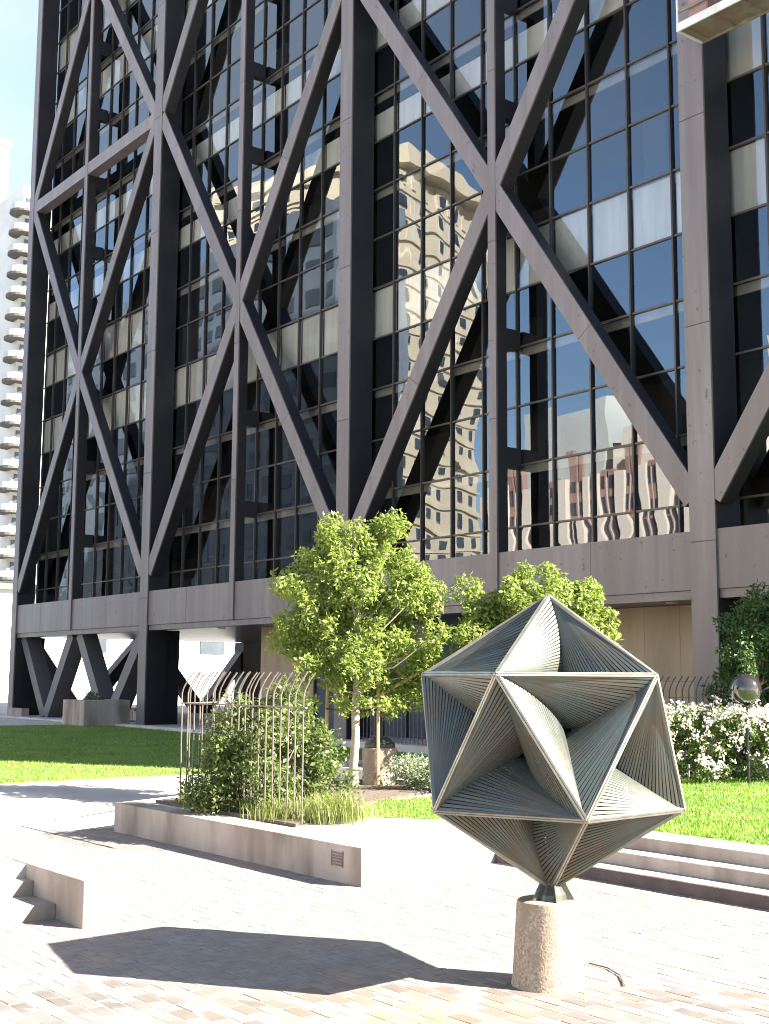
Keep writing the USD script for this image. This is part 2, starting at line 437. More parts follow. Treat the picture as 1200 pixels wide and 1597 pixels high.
def column(x, w, z0, z1, y0=D, y1=26.42, seg=5.58, name="column", parent=tower):
    t = thing(name, parent=parent)
    z = z0
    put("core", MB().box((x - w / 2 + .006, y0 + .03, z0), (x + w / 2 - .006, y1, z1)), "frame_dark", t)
    while z < z1 - .1:
        ze = min(z + seg, z1)
        put("cladding_panel", MB().box((x - w / 2, y0, z + .012), (x + w / 2, y0 + .06, ze - .006)), "frame_bronze", t)
        z = ze
    return t


for x, w in zip(CX, COLW):
    column(x, w, .40, ZTOP)
# the thick lower legs under the band
for x, w in ((CX[0], 1.0), (CX[1], 1.0)):
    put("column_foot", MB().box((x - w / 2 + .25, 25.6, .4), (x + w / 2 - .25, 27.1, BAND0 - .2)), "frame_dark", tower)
for x in MX:
    column(x, .34, BAND0, ZTOP, y1=25.86, name="hanger")
for x in MX:                                                # stubs that tie the hangers to the floors
    for k in range(12):
        z = 5.55 + 3.71 * k
        if z > 8:
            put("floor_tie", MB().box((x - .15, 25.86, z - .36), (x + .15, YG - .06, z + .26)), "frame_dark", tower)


DN = [0]


def diagonal(a, b, w=.60, y0=None, y1=25.98, name="diagonal_brace"):
    a, b = np.array(a, float), np.array(b, float)            # (x, z)
    DN[0] += 1
    y0 = D + .010 + .0035 * (DN[0] % 4); y1 = y1 - .003 * (DN[0] % 4)
    t = thing(name, parent=tower)
    d = (b - a) / np.linalg.norm(b - a); L = np.linalg.norm(b - a); n = np.array([-d[1], d[0]])
    cuts = [0, L * .48, L]

    def piece(s0, s1, ww, ya, yb, mt, nm):
        c = []
        for yy in (ya, yb):
            for s, o in ((s0, -1), (s1, -1), (s1, 1), (s0, 1)):
                p = a + d * s + n * o * ww / 2
                c.append((p[0], yy, p[1]))
        v = [c[0], c[1], c[5], c[4], c[3], c[2], c[6], c[7]]
        put(nm, MB().hexa(v), mt, t)
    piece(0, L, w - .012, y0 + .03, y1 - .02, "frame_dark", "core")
    for s0, s1 in zip(cuts[:-1], cuts[1:]):
        piece(s0 + .008, s1 - .008, w, y0, y0 + .06, "frame_bronze", "cladding_panel")


for bay in range(4):
    xl, xm = CX[bay], MX[bay]
    xr = CX[bay + 1] if bay < 3 else None
    for lev in range(4):
        z0 = NODE0 + lev * HALF
        odd = lev % 2
        # columns are nodes at even levels, hangers at odd levels
        lo_side, hi = (z0, z0 + HALF)
        wl = .55 if bay == 0 else .6
        off = .30
        if not odd:
            diagonal((xl + off, lo_side + .15), (xm + .12, hi + .17), wl)
            if xr is not None:
                diagonal((xr - off, lo_side + .15), (xm - .12, hi + .17), wl)
        else:
            diagonal((xm + .12, lo_side - .17), (xl + off, hi - .15), wl)
            if xr is not None:
                diagonal((xm - .12, lo_side - .17), (xr - off, hi - .15), wl)
# one horizontal tie in the west bay
put("horizontal_brace", MB().box((CX[0] + .31, D + .015, 28.05), (CX[1] - .36, 25.99, 28.68)), "frame_bronze", tower)
# deep band over the open ground floor, panel by panel
edges = sorted([CX[0] - .31] + [c for c in CX[1:]] + MX[:3] + [XE])
for a, b, in zip(edges[:-1], edges[1:]):
    n = 2
    for k in range(n):
        xa, xb = a + (b - a) * k / n, a + (b - a) * (k + 1) / n
        put("band_panel", MB().box((xa + .008, D + .07, BAND0 + .012), (xb - .008, 26.38, BAND1)), "frame_bronze", tower)
put("band_lip", MB().box((CX[0] - .2, D + .12, BAND0 - .22), (XE - .1, 26.0, BAND0)), "frame_bronze", tower)
put("soffit", MB().box((CX[0] + .1, 26.0, BAND0 - .16), (XE - .15, 56, BAND0 - .02)), "soffit_metal", tower)
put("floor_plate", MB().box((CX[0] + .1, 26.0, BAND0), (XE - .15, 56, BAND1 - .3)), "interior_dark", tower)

# glazing
mull = []
for a, b in zip(CX[:-1], CX[1:]):
    mull += [a + (b - a) * k / 10 for k in range(10)]
mull += [CX[3] + 1.53 * k for k in range(6)]
rows = [BAND1 + .05, 7.13, 9.03, 10.88, 12.74, 14.59, 16.45, 18.30, 20.17, 22.0, 23.85, 25.6, 27.45, 29.3, 31.15, 33.0, 34.85, 36.7, 38.5, 40.4, 42.25, 44.1, 46, 47.9, 49.8]
G = 9
gu = np.linspace(0, 1, G)
GUV = np.stack(np.meshgrid(gu, gu, indexing="ij"), -1).reshape(-1, 2)
GF = []
for i in range(G - 1):
    for j in range(G - 1):
        q = i * G + j
        GF += [(q, q + G, q + G + 1), (q, q + G + 1, q + 1)]
GF = np.array(GF)


def pane(x0, x1, z0, z1, r):
    """a sheet of glass that bulges a millimetre or two, as real panes do, so that it mirrors the street unevenly"""
    u, v = GUV[:, 0], GUV[:, 1]
    amp = r.normal(0, .0011)
    y = amp * np.sin(np.pi * u) * np.sin(np.pi * v)
    y += r.normal(0, .0003) * np.sin(2 * np.pi * u + r.uniform(0, 6)) + r.normal(0, .0005) * np.sin(2 * np.pi * v + r.uniform(0, 6)) + r.normal(0, .00022) * np.sin(4 * np.pi * v + r.uniform(0, 6))
    y += r.normal(0, .0016) * (u - .5) + r.normal(0, .0016) * (v - .5)
    return np.stack([x0 + (x1 - x0) * u, YG + y, z0 + (z1 - z0) * v], 1)


cells = []
r_ = np.random.default_rng(11)
for xa, xb in zip(mull[:-1], mull[1:]):
    for za, zb in zip(rows[:-1], rows[1:]):
        V = pane(xa + .03, xb - .03, za + .025, zb - .025, r_)
        s = seen(V[[0, G - 1, -1, -G]])
        px = np.clip(s[:, 0], 0, 1200); py = np.clip(s[:, 1], 0, 1597)
        area = 0.5 * abs(np.dot(px, np.roll(py, 1)) - np.dot(py, np.roll(px, 1)))
        cells.append((area, V))
cells.sort(key=lambda c: -c[0])
for a, V in cells[:300]:
    put("pane", (V, GF), "glass", tower, smooth=True)
mb = MB()
for a, V in cells[300:]:
    mb.add(V, GF)
put("small_panes", mb.mesh(), "glass", tower, smooth=True, kind="stuff")
for x in mull:
    put("mullion", MB().box((x - .027, YG - .085, BAND1), (x + .027, YG + .03, ZTOP)), "mullion_metal", tower)
bays = [CX[0], CX[1], CX[2], CX[3], XE - .2]
for z in rows[1:]:
    for a, b in zip(bays[:-1], bays[1:]):
        put("transom", MB().box((a + .1, YG - .05, z - .028), (b - .1, YG + .025, z + .028)), "transom_metal", tower)
# blinds drawn in some storeys, pale slab edges in the others
def blinds(z0, z1, xa=-70, xb=0):
    for x0, x1 in zip(mull[:-1], mull[1:]):
        if xa <= x0 <= xb:
            put("blind", MB().box((x0 + .045, YG + .10, z0), (x1 - .045, YG + .115, z1 + rng.normal(0, .012))), "blind_fabric", tower)


blinds(14.64, 16.40); blinds(22.05, 23.12); blinds(25.63, 26.72)
blinds(18.36, 20.05, -70, -55); blinds(18.36, 20.05, -20.3, 0); blinds(33.0, 34.5, -70, -50); blinds(36.7, 38.4, -70, -50); blinds(33.0, 34.4, -50, -40)
for k in range(12):
    z = 5.3 + 3.71 * k
    if z > 7:
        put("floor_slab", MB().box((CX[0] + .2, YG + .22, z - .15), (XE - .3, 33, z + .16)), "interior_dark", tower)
        put("ceiling_edge", MB().box((CX[0] + .2, YG + .16, z - .24), (XE - .3, YG + .21, z + .02)), "slab_edge", tower)
ic = MB()
for k in range(40):
    x = rng.uniform(-64, -14); z = 5.45 + 3.71 * rng.integers(0, 9)
    ic.box((x, YG + rng.uniform(1, 4), z), (x + rng.uniform(.5, 1.6), YG + 5, z + rng.uniform(.8, 2.6)))
put("office_furniture", ic, "interior_dark", tower, kind="stuff")
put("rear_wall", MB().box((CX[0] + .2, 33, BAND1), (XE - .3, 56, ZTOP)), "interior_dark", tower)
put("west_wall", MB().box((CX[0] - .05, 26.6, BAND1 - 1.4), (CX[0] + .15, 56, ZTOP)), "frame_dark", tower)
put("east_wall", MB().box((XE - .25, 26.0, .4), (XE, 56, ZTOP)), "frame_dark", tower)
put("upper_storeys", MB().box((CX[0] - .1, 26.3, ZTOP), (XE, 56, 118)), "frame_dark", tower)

# open ground floor: slanting struts on the front and the west end
def strut(a, b, name="strut"):
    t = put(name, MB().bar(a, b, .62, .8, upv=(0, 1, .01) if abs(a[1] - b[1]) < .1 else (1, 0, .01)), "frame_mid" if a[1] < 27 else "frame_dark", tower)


for (xa, za), (xb, zb) in (((-65.4, 4.6), (-62.3, .5)), ((-59.2, 4.6), (-62.1, .5)), ((-58.3, 4.6), (-55.2, .5)), ((-51.4, 4.6), (-54.9, .5))):
    strut((xa, 26.15, za), (xb, 26.15, zb))
for ya, yb in ((26.2, 29.2), (33, 29.4), (33.4, 36.8), (40.2, 37.0), (41, 44.4), (48, 44.6), (48.6, 52), (55.4, 52.2)):
    strut((-65.9, ya, 4.6), (-65.9, yb, .5))
put("west_pier", MB().box((-66.4, 39.4, .4), (-65.4, 41.2, 4.6)), "frame_dark", tower)
# lobby block, faced with stone panels
put("lobby_core", MB().box((-45.0, 28.06, .4), (XE - 1, 54, 4.62)), "interior_dark", tower)
def stone(xa, xb, n):
    for k in range(n):
        w = (xb - xa) / n
        for z0, z1 in ((.46, 2.5), (2.5, 4.6)):
            put("stone_panel", MB().box((xa + k * w + .004, 27.95, z0 + .004), (xa + (k + 1) * w - .004, 28.05, z1 - .004)), "travertine", tower)


stone(-45.0, -41.0, 3); stone(-29.5, CX[3] - .3, 7)
for k in range(8):
    x = -41 + k * 1.44
    put("lobby_mullion", MB().box((x - .04, 27.9, .46), (x + .04, 28.05, 4.6)), "mullion_metal", tower)
put("lobby_glass", MB().box((-41, 28.0, .46), (-29.5, 28.02, 4.6)), "far_glass", tower)
for x in (-47, -42.5, -38, -33.5, -26, -22.5):
    put("downlight", MB().lathe([(.001, -.03), (.16, -.03), (.17, 0)], (x, 27.0 if x > -30 else 27.2, BAND0 - .16), 12), "white_paint", tower)

# window cleaning cradle hanging high at the right
cr = thing("cleaning_cradle", "silver window cleaning cradle hanging high on the tower at right", "cradle")
X0, X1, Y0, Y1, Z0 = -19.58, -15.0, 24.2, 25.22, 18.93
put("deck", MB().box((X0 + .04, Y0 + .04, Z0), (X1, Y1 - .04, Z0 + .05)), "grey_deck", cr)
for k in range(6):
    x = X0 + .2 + k * .85
    put("deck_rib", MB().box((x, Y0 + .05, Z0 - .05), (x + .06, Y1 - .05, Z0 - .001)), "grey_deck", cr)
put("front_rail", MB().box((X0, Y0, Z0 - .06), (X1, Y0 + .04, Z0 + .16)), "white_paint", cr)
put("rear_rail", MB().box((X0, Y1 - .04, Z0 - .06), (X1, Y1, Z0 + .12)), "grey_deck", cr)
put("end_rail", MB().box((X0, Y0 + .04, Z0 - .06), (X0 + .04, Y1 - .04, Z0 + .3)), "white_paint", cr)
for k in range(4):
    x = X0 + .003 + k * 1.5
    put("upright", MB().box((x, Y0 + .003, Z0 + .16), (x + .05, Y0 + .037, Z0 + 1.1)), "white_paint", cr)
put("top_rail", MB().box((X0, Y0, Z0 + 1.1), (X1, Y0 + .04, Z0 + 1.15)), "white_paint", cr)
put("mid_rail", MB().box((X0 + .06, Y0 + .005, Z0 + .42), (X1, Y0 + .03, Z0 + .50)), "grey_deck", cr)
put("motor_box", MB().tm(bevel_box((X0 + .3, Y0 + .1, Z0 + .06), (X0 + .9, Y1 - .1, Z0 + .7), .03)), "red_paint", cr)
for x in (X0 + .5, X1 - .5):
    put("hoist_cable", MB().tube([(x, 24.85, Z0 + .7), (x, 24.85, 60)], .012, 5), "frame_dark", cr)

# low planters and seats under the tower
def block(x0, y0, x1, y1, h, label, cat, m="concrete", name="planter_box"):
    t = thing(name, label, cat)
    put("box_body", bevel_box((x0, y0, ZU - .02), (x1, y1, ZU + h), .02), m, t)
    return t


t = block(-52.3, 22.5, -50.1, 24.6, 1.08, "square concrete planter box holding a dark plant", "planter")
block(-62.5, 27.9, -56.3, 28.7, .55, "long low concrete seat under the slanting struts", "bench", name="low_bench")
block(-55.9, 27.6, -53.6, 28.6, .45, "short pale concrete seat beside the square planter", "bench", m="white_wall", name="low_bench")
block(-64.8, 24.9, -63.0, 25.3, .42, "grey concrete kerb block at the foot of the corner column", "kerb block", name="kerb_block")

# ------------------------------------------------------------------ foliage
def leaves(centres, radii, count, size, r, flat=.5, aspect=.45, shell=.55):
    c = np.asarray(centres, float); rad = np.asarray(radii, float)
    rad = np.broadcast_to(rad.reshape(len(c), -1), (len(c), 3)) if rad.ndim > 1 or len(rad) == len(c) else np.broadcast_to(rad, (len(c), 3))
    w = rad.prod(1) ** .67
    k = r.choice(len(c), count, p=w / w.sum())
    d = r.normal(size=(count, 3)); d /= np.linalg.norm(d, axis=1)[:, None]
    u = r.uniform(0, 1, count) ** (1 / 3)
    u = shell + (1 - shell) * u
    u = np.where(r.uniform(0, 1, count) < .25, r.uniform(0, 1, count), u)
    p = c[k] + d * rad[k] * u[:, None]
    nrm = d * (1 - flat) + r.normal(size=(count, 3)) * .6 + np.array([0, 0, flat])
    nrm /= np.linalg.norm(nrm, axis=1)[:, None]
    t = np.cross(nrm, r.normal(size=(count, 3))); t /= np.linalg.norm(t, axis=1)[:, None]
    b = np.cross(nrm, t)
    s = (size * r.uniform(.45, 1.5, count))[:, None]
    q = p + t * s
    mid = p + t * s * .5 + nrm * s * -.06
    V = np.stack([p, mid + b * s * aspect * .5, q, mid - b * s * aspect * .5], 1).reshape(-1, 3)
    i = np.arange(count)[:, None] * 4
    Fc = np.vstack([i + np.array([[0, 1, 2]]), i + np.array([[0, 2, 3]])])
    return V, Fc


R2 = np.array([rt0[0], rt0[1], 0]); F2 = np.array([math.cos(YAW), math.sin(YAW), 0])


def clumps(base, lumps, r, per=9, rmin=.12, rmax=.26, depth=.8):
    cs, rs = [], []
    for dx, z, rad in lumps:
        o = np.array([base[0], base[1], 0]) + R2 * dx + np.array([0, 0, z]) + F2 * r.uniform(-depth, depth) * .5
        n = max(4, int(per * (rad / .7) ** 2))
        for _ in range(n):
            d = r.normal(size=3); d /= np.linalg.norm(d)
            cs.append(o + d * rad * r.uniform(.2, 1.25) ** .5)
            rs.append(r.uniform(rmin, rmax) * r.choice([.6, .8, 1, 1.25]))
    return np.array(cs), np.array(rs)


def tree(name, label, base, lumps, nleaf, mt, seed, trunk_r=.085, size=.095, stakes=(), group="broadleaf trees in front of the tower", first_fork=1.9, per=38):
    r = np.random.default_rng(seed)
    t = thing(name, label, "tree", group)
    cs, rs = clumps(base, lumps, r, per)
    top = max(l[1] for l in lumps)
    b = np.array([base[0], base[1], ZU - .05])
    fork = np.array([base[0] + r.normal(0, .05), base[1] + r.normal(0, .05), first_fork])
    tr = MB().tube([b, b + (fork - b) * .35 + r.normal(0, .02, 3) * [1, 1, 0], b + (fork - b) * .7 + r.normal(0, .02, 3) * [1, 1, 0], fork, fork + [0.03, .02, .9], (base[0], base[1], top - .5)],
                   np.array([1.25, 1, .95, .9, .6, .2]) * trunk_r, 9)
    trunk = put("trunk", tr, "bark", t, smooth=40)
    lb = MB()
    for i in r.permutation(len(cs))[:26]:
        e = cs[i]
        s = fork + np.array([0, 0, max(0, min(e[2] - fork[2], top - fork[2] - .6) * .55)])
        m = (s + e) / 2 + np.array([0, 0, -.12]) + r.normal(0, .06, 3)
        lb.tube([s, m, e], np.array([.30, .2, .08]) * trunk_r, 5)
    put("limbs", lb, "bark", t, kind="stuff")
    put("crown", leaves(cs, rs, nleaf, size, r), mt, t, kind="stuff")
    for sx, sy, lean in stakes:
        put("stake", MB().tube([(sx, sy, ZU - .05), (sx + lean[0], sy + lean[1], 2.75)], .035, 8), "stake_wood", t)
    return t


L1 = [(dx, z, rr) for dx, z, rr in [(.60, 5.10, .46), (-.25, 4.85, .55), (.45, 4.35, .80), (-.65, 4.15, .70), (1.05, 4.1, .50), (0, 3.4, .98), (-.95, 3.4, .55), (1.0, 3.15, .6), (.1, 2.45, .70), (-.6, 2.55, .55), (.85, 2.4, .5), (1.35, 3.3, .26), (-1.25, 4.0, .28), (.72, 5.4, .2), (-.45, 5.2, .22), (1.3, 2.8, .24)]]
t1 = tree("staked_tree", "sunlit young broadleaf tree tied between two wooden stakes", (-19.5, 14.2), L1, 38000, "leaf_tree", 21, stakes=[(-20.15, 14.0, (.02, .03)), (-19.2, 14.55, (-.02, 0))])
put("brace_pole", MB().tube([(-19.2, 14.55, 2.2), (-18.55, 15.2, 2.75)], .03, 7), "stake_wood", t1)
put("guy_wire", MB().tube([(-18.6, 15.2, 2.05), (-18.35, 15.6, 1.2)], .012, 5), "white_paint", t1)
put("tie_band", MB().tube([(-20.14, 14.0, 1.95), (-19.5, 14.2, 1.9), (-19.2, 14.55, 1.95)], .02, 5), "dark_liner", t1)
b2 = (-17.75, 17.0)
H2 = .25
L2 = [(-.75, 3.25, .55), (.05, 3.75, .62), (.85, 3.55, .55), (-1.2, 2.8, .5), (1.35, 3.15, .4), (-.3, 2.7, .75), (.7, 2.65, .75), (-.35, 4.15, .3), (.55, 4.2, .3), (1.05, 4.0, .2), (-.95, 3.8, .22), (.1, 2.1, .55)]
tree("lawn_tree", "sunlit leafy tree on the lawn directly behind the sculpture", b2, [(a, z + H2, q) for a, z, q in L2], 34000, "leaf_tree", 22, first_fork=1.6)
b3 = (-17.0, 23.2)
L3 = [(.2, 3.7, .75), (-.25, 3.1, .6), (.5, 2.9, .7), (-.35, 2.3, .55), (.5, 2.2, .6), (.9, 3.6, .6), (-.1, 1.7, .5), (.1, 4.3, .35)]
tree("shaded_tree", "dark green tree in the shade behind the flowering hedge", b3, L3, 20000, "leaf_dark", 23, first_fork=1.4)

# bush inside the near fence
r = np.random.default_rng(31)
bushx = thing("fenced_bush", "big leafy green bush growing against the curved iron fence", "bush")
bb = (-17.2, 10.75)
BLM = [(.1, 2.15, .30), (.55, 2.1, .28), (-.3, 1.95, .30), (.15, 1.75, .50), (.65, 1.65, .42), (-.45, 1.5, .42), (.1, 1.35, .60), (.85, 1.3, .42), (-.55, 1.1, .5), (.4, .95, .65), (-.8, .8, .42), (1.05, .9, .42), (0, .75, .6), (.35, 2.4, .14), (-1.1, .65, .25), (-.55, 1.85, .16)]
cs, rs = clumps(bb, BLM, r, per=40, rmin=.12, rmax=.24, depth=.7)
put("foliage", leaves(cs, rs, 17000, .075, r, aspect=.55), "leaf_bush", bushx, kind="stuff")
sm = MB()
for i in r.permutation(len(cs))[:40]:
    sm.tube([(bb[0] + r.normal(0, .2), bb[1] + r.normal(0, .1), ZU), (np.array([bb[0], bb[1], ZU]) + cs[i]) / 2 + r.normal(0, .05, 3), cs[i]], [.018, .014, .006], 5)
put("stems", sm, "bark", bushx, kind="stuff")


def shrub(name, label, x, y, w, h, n, mt, seed, size=.06, aspect=.5, cat="shrub", group="low shrubs around the fenced bed"):
    r = np.random.default_rng(seed)
    t = thing(name, label, cat, group)
    k = 26
    c = np.c_[x + r.normal(0, w * .3, k), y + r.normal(0, w * .3, k), ZU + r.uniform(.1, 1, k) * h * .85]
    put("foliage", leaves(c, np.full(k, w * .24), n, size, r, aspect=aspect), mt, t, kind="stuff")
    s = MB()
    for i in range(10):
        s.tube([(x + r.normal(0, .05), y + r.normal(0, .05), ZU), c[i]], [.012, .005], 5)
    put("stems", s, "bark", t, kind="stuff")


def tuft(name, label, x, y, w, h, n, mt, seed, cat="plant", group="grass tufts in the shrub bed"):
    r = np.random.default_rng(seed)
    t = thing(name, label, cat, group)
    V, Fc = [], []
    for i in range(n):
        b = np.array([x, y, ZU + .03]) + np.r_[r.normal(0, w * .3, 2), 0]
        a = r.uniform(0, 2 * np.pi); d = np.array([math.cos(a), math.sin(a), 0])
        hh = h * r.uniform(.5, 1.1); l = r.uniform(.1, .8) * hh
        s = np.array([-d[1], d[0], 0]) * r.uniform(.003, .008)
        p1 = b + d * l * .3 + [0, 0, hh * .65]; p2 = b + d * l + [0, 0, hh]
        k = len(V)
        V += [b - s, b + s, p1 - s * .8, p1 + s * .8, p2]
        Fc += [(k, k + 1, k + 3), (k, k + 3, k + 2), (k + 2, k + 3, k + 4)]
    put("blades", (np.array(V), np.array(Fc)), mt, t, kind="stuff")


tuft("ornamental_grass", "larger pale yellow green grass tuft at the right end of the fence", -15.3, 10.8, .8, .40, 900, "leaf_yellow", 41)
tuft("ornamental_grass", "smaller green grass tuft in front of the fenced bush", -15.95, 10.35, .7, .30, 500, "leaf_yellow", 42)
shrub("low_shrub", "dark low shrub at the foot of the fenced bush", -18.0, 10.55, .75, .5, 2200, "leaf_bush", 43)
shrub("low_shrub", "low green shrub spreading at the front of the fenced bed", -16.7, 10.4, .7, .42, 2200, "leaf_bush", 44)
shrub("low_shrub", "grey green shrub just right of the staked tree", -18.55, 14.9, .7, .75, 2600, "leaf_silver", 45)
shrub("low_shrub", "pale spreading shrub left of the sculpture edge", -17.9, 15.2, .8, .6, 2600, "leaf_hedge", 46)
shrub("low_shrub", "silver leaved shrub behind the pale spreading shrub", -18.5, 16.2, .8, .75, 2200, "leaf_silver", 47)
shrub("planter_plant", "dark plant in the square concrete planter", -51.2, 23.5, .9, 1.5, 1500, "leaf_dark", 48, size=.12, group="planter plants")

# flowering hedge
r = np.random.default_rng(51)
hedge = thing("flowering_hedge", "long hedge covered in white blossom behind the right lawn", "hedge")
ha, hb = np.array([-18.4, 17.9]), np.array([-14.2, 24.6])
n = 230
s = r.uniform(0, 1, n); hd = (hb - ha) / np.linalg.norm(hb - ha); hn = np.array([-hd[1], hd[0]])
cz = ZU + r.uniform(.05, 1, n) ** .8 * 1.38
cw = r.uniform(0, 1.5, n)
cs = np.c_[ha + s[:, None] * (hb - ha) + hn * cw[:, None], cz]
put("foliage", leaves(cs, r.uniform(.16, .3, n), 30000, .085, r, aspect=.55), "leaf_blossom_hedge", hedge, kind="stuff")
nf = 620
s = r.uniform(0, 1, nf); zz = ZU + .15 + r.uniform(0, 1, nf) ** .6 * 1.4
topm = r.uniform(0, 1, nf) < .5
off = np.where(topm, r.uniform(-.15, 1.4, nf), r.uniform(-.40, -.14, nf))
zz = np.where(topm, ZU + 1.42 + r.normal(0, .11, nf), zz)
P = np.c_[ha + s[:, None] * (hb - ha) + hn * off[:, None], zz]
put("blossom", leaves(P, r.uniform(.04, .11, nf), 12000, .045, r, flat=.3, aspect=.9, shell=.7), "flower", hedge, kind="stuff")
sm = MB()
for i in range(60):
    q = cs[i]; b = np.array([q[0] + r.normal(0, .1), q[1] + r.normal(0, .1), ZU - .03]); sm.tube([b, q], [.02, .008], 5)
put("stems", sm, "bark", hedge, kind="stuff")

# globe lamp
lamp = thing("globe_lamp", "dark glossy globe lamp on a thin post in the hedge", "lamp")
lx, ly = -15.95, 21.35
put("post", MB().tube([(lx, ly, ZU - .02), (lx, ly, 2.02)], .032, 10), "frame_dark", lamp)
gl = trimesh.creation.icosphere(subdivisions=4, radius=.305); gl.apply_translation((lx, ly, 2.36))
put("globe", gl, "globe_glass", lamp, smooth=True)
put("collar", MB().lathe([(.06, -.03), (.11, 0), (.12, .05), (.05, .06)], (lx, ly, 2.0), 16), "frame_dark", lamp)

# ------------------------------------------------------------------ fences of bent iron bars
def fence(label, a, b, n, r_bar, top=2.62, rail=2.11, base=ZU - .02, bend=(.10, .14), low=None):
    t = thing("iron_fence", label, "fence", "fences of bent iron bars")
    a, b = np.array(a, float), np.array(b, float)
    for i in range(n):
        p = a + (b - a) * i / (n - 1)
        j = rng.normal(0, .006, 2)
        put("picket", MB().tube([(p[0], p[1], base), (p[0] + j[0], p[1] + j[1], top - .34), (p[0] + bend[0] * .15 + j[0], p[1] + bend[1] * .15 + j[1], top - .25), (p[0] + bend[0] * .55, p[1] + bend[1] * .55, top - .11), (p[0] + bend[0], p[1] + bend[1], top + rng.normal(0, .006))], r_bar, 6), "iron", t, smooth=50)
    d = (b - a) / np.linalg.norm(b - a) * .08
    for z in [rail] + ([low] if low else []):
        put("rail", MB().bar((*(a - d), z), (*(b + d), z), .05, .02), "iron", t)
    return t


fence("bent bar iron fence standing along the near shrub bed", (-18.75, 10.15), (-15.25, 10.2), 19, .012)
fence("short return of bent iron bars at the left of the bush", (-18.85, 10.35), (-20.3, 13.3), 10, .011)
fence("far iron fence of bent bars before the stone lobby wall", (-33.2, 24.55), (-18.6, 24.55), 74, .016, low=.62)

# bin beside the tree
bn = thing("stone_bin", "round pale stone litter bin beside the staked tree", "bin")
bx, by = -19.75, 15.0
put("bin_body", MB().lathe([(.001, 0), (.30, 0), (.33, .05), (.34, .72), (.31, .76), (.24, .76), (.24, .6), (.001, .6)], (bx, by, ZU - .01), 24), "aggregate", bn, smooth=40)
put("bin_lid", MB().lathe([(.30, 0), (.30, .05), (.2, .16), (.12, .19), (.12, .17), (.28, .0)], (bx, by, ZU + .76), 24), "dark_liner", bn, smooth=40)

# ------------------------------------------------------------------ the sculpture
SX, SY, SZ, SR, PHI = -7.873, 7.813, 2.018, 1.245, 1.349
h = SR / math.sqrt(5); rr_ = 2 * h
S = np.array([SX, SY, SZ])
vt = [(0, 0, SR)] + [(rr_ * math.cos(PHI + k * 2 * math.pi / 5), rr_ * math.sin(PHI + k * 2 * math.pi / 5), h) for k in range(5)]
vt += [(rr_ * math.cos(PHI + (k + .5) * 2 * math.pi / 5), rr_ * math.sin(PHI + (k + .5) * 2 * math.pi / 5), -h) for k in range(5)] + [(0, 0, -SR)]
vt = np.array(vt)
hull = trimesh.convex.convex_hull(vt)
FV = []
for f in hull.faces:
    idx = [int(np.argmin(((vt - hull.vertices[i]) ** 2).sum(1))) for i in f]
    a, b, c = vt[idx]
    if np.dot(np.cross(b - a, c - a), a + b + c) < 0:
        idx = idx[::-1]
    FV.append(idx)                                          # counter clockwise seen from outside
sc = thing("bronze_sculpture", "large bronze openwork icosahedron of fanned bars on a stone pedestal", "sculpture")
EDG = sorted({tuple(sorted((f[i], f[(i + 1) % 3]))) for f in FV for i in range(3)})
for a, b in EDG:
    A, B = vt[a], vt[b]
    mid = (A + B) / 2; nrm = mid / np.linalg.norm(mid)
    t = (B - A) / np.linalg.norm(B - A); u = np.cross(nrm, t)
    e = MB()
    for o in (-1, 1):
        e.bar(S + A + u * o * .0105 - nrm * .006, S + B + u * o * .0105 - nrm * .006, .016, .028, upv=nrm)
    put("edge_bar", e, "bronze_edge", sc)
EL = np.linalg.norm(vt[EDG[0][0]] - vt[EDG[0][1]])
NR = 30
rods = []
for f in FV:
    P = vt[f]
    cen = P.mean(0); nin = -cen / np.linalg.norm(cen)
    for i in range(3):
        p0, ap, p2 = P[i], P[(i + 1) % 3], P[(i + 2) % 3]
        e = (ap - p0) / EL
        inw = cen - (p0 + ap) / 2; inw /= np.linalg.norm(inw)
        c_end = cen + nin * .40 * EL + (p0 - cen) * .07 + (ap - cen) * .09
        ctl = cen + (p0 - cen) * .17 + (p2 - cen) * .20 + nin * .20 * EL
        prev = None
        for k in range(NR):
            s_ = (k + .6) / NR
            q = (1 - s_) ** 2 * p0 + 2 * s_ * (1 - s_) * ctl + s_ ** 2 * c_end
            dq = 2 * (1 - s_) * (ctl - p0) + 2 * s_ * (c_end - ctl)
            a0 = ap + (q - ap) * .015 + nin * .012
            tdir = (q - a0) / np.linalg.norm(q - a0)
            side = dq - tdir * np.dot(dq, tdir); sp = np.linalg.norm(side) / NR
            side /= np.linalg.norm(side) + 1e-9
            up_ = np.cross(tdir, side)
            w1 = max(.009, sp * .74); w0 = .007
            d1, d0 = .034, .014
            c = [a0 + sx * side * w0 / 2 + sy * up_ * d0 / 2 for sx, sy in ((-1, -1), (1, -1), (1, 1), (-1, 1))]
            c += [q + sx * side * w1 / 2 + sy * up_ * d1 / 2 for sx, sy in ((-1, -1), (1, -1), (1, 1), (-1, 1))]
            c = np.array(c) + S
            px = seen(np.array([S + a0, S + q]))
            front = np.dot(cen, np.array([0, 0, EYE]) - (S + cen)) > 0
            rods.append((np.hypot(*(px[0, :2] - px[1, :2])) * w1 * (1 if front else .05), c))
rods.sort(key=lambda x: -x[0])
for _, c in rods[:300]:
    put("bar", MB().hexa(c), "bronze", sc)
mb = MB()
for _, c in rods[300:]:
    mb.hexa(c)
put("fan_bars", mb, "bronze", sc, kind="stuff")
nk = MB().lathe([(.001, .0), (.13, 0), (.12, .05), (.07, .13), (.06, .2), (.10, .26)], (SX, SY, .69), 10)
put("neck", nk, "bronze", sc)
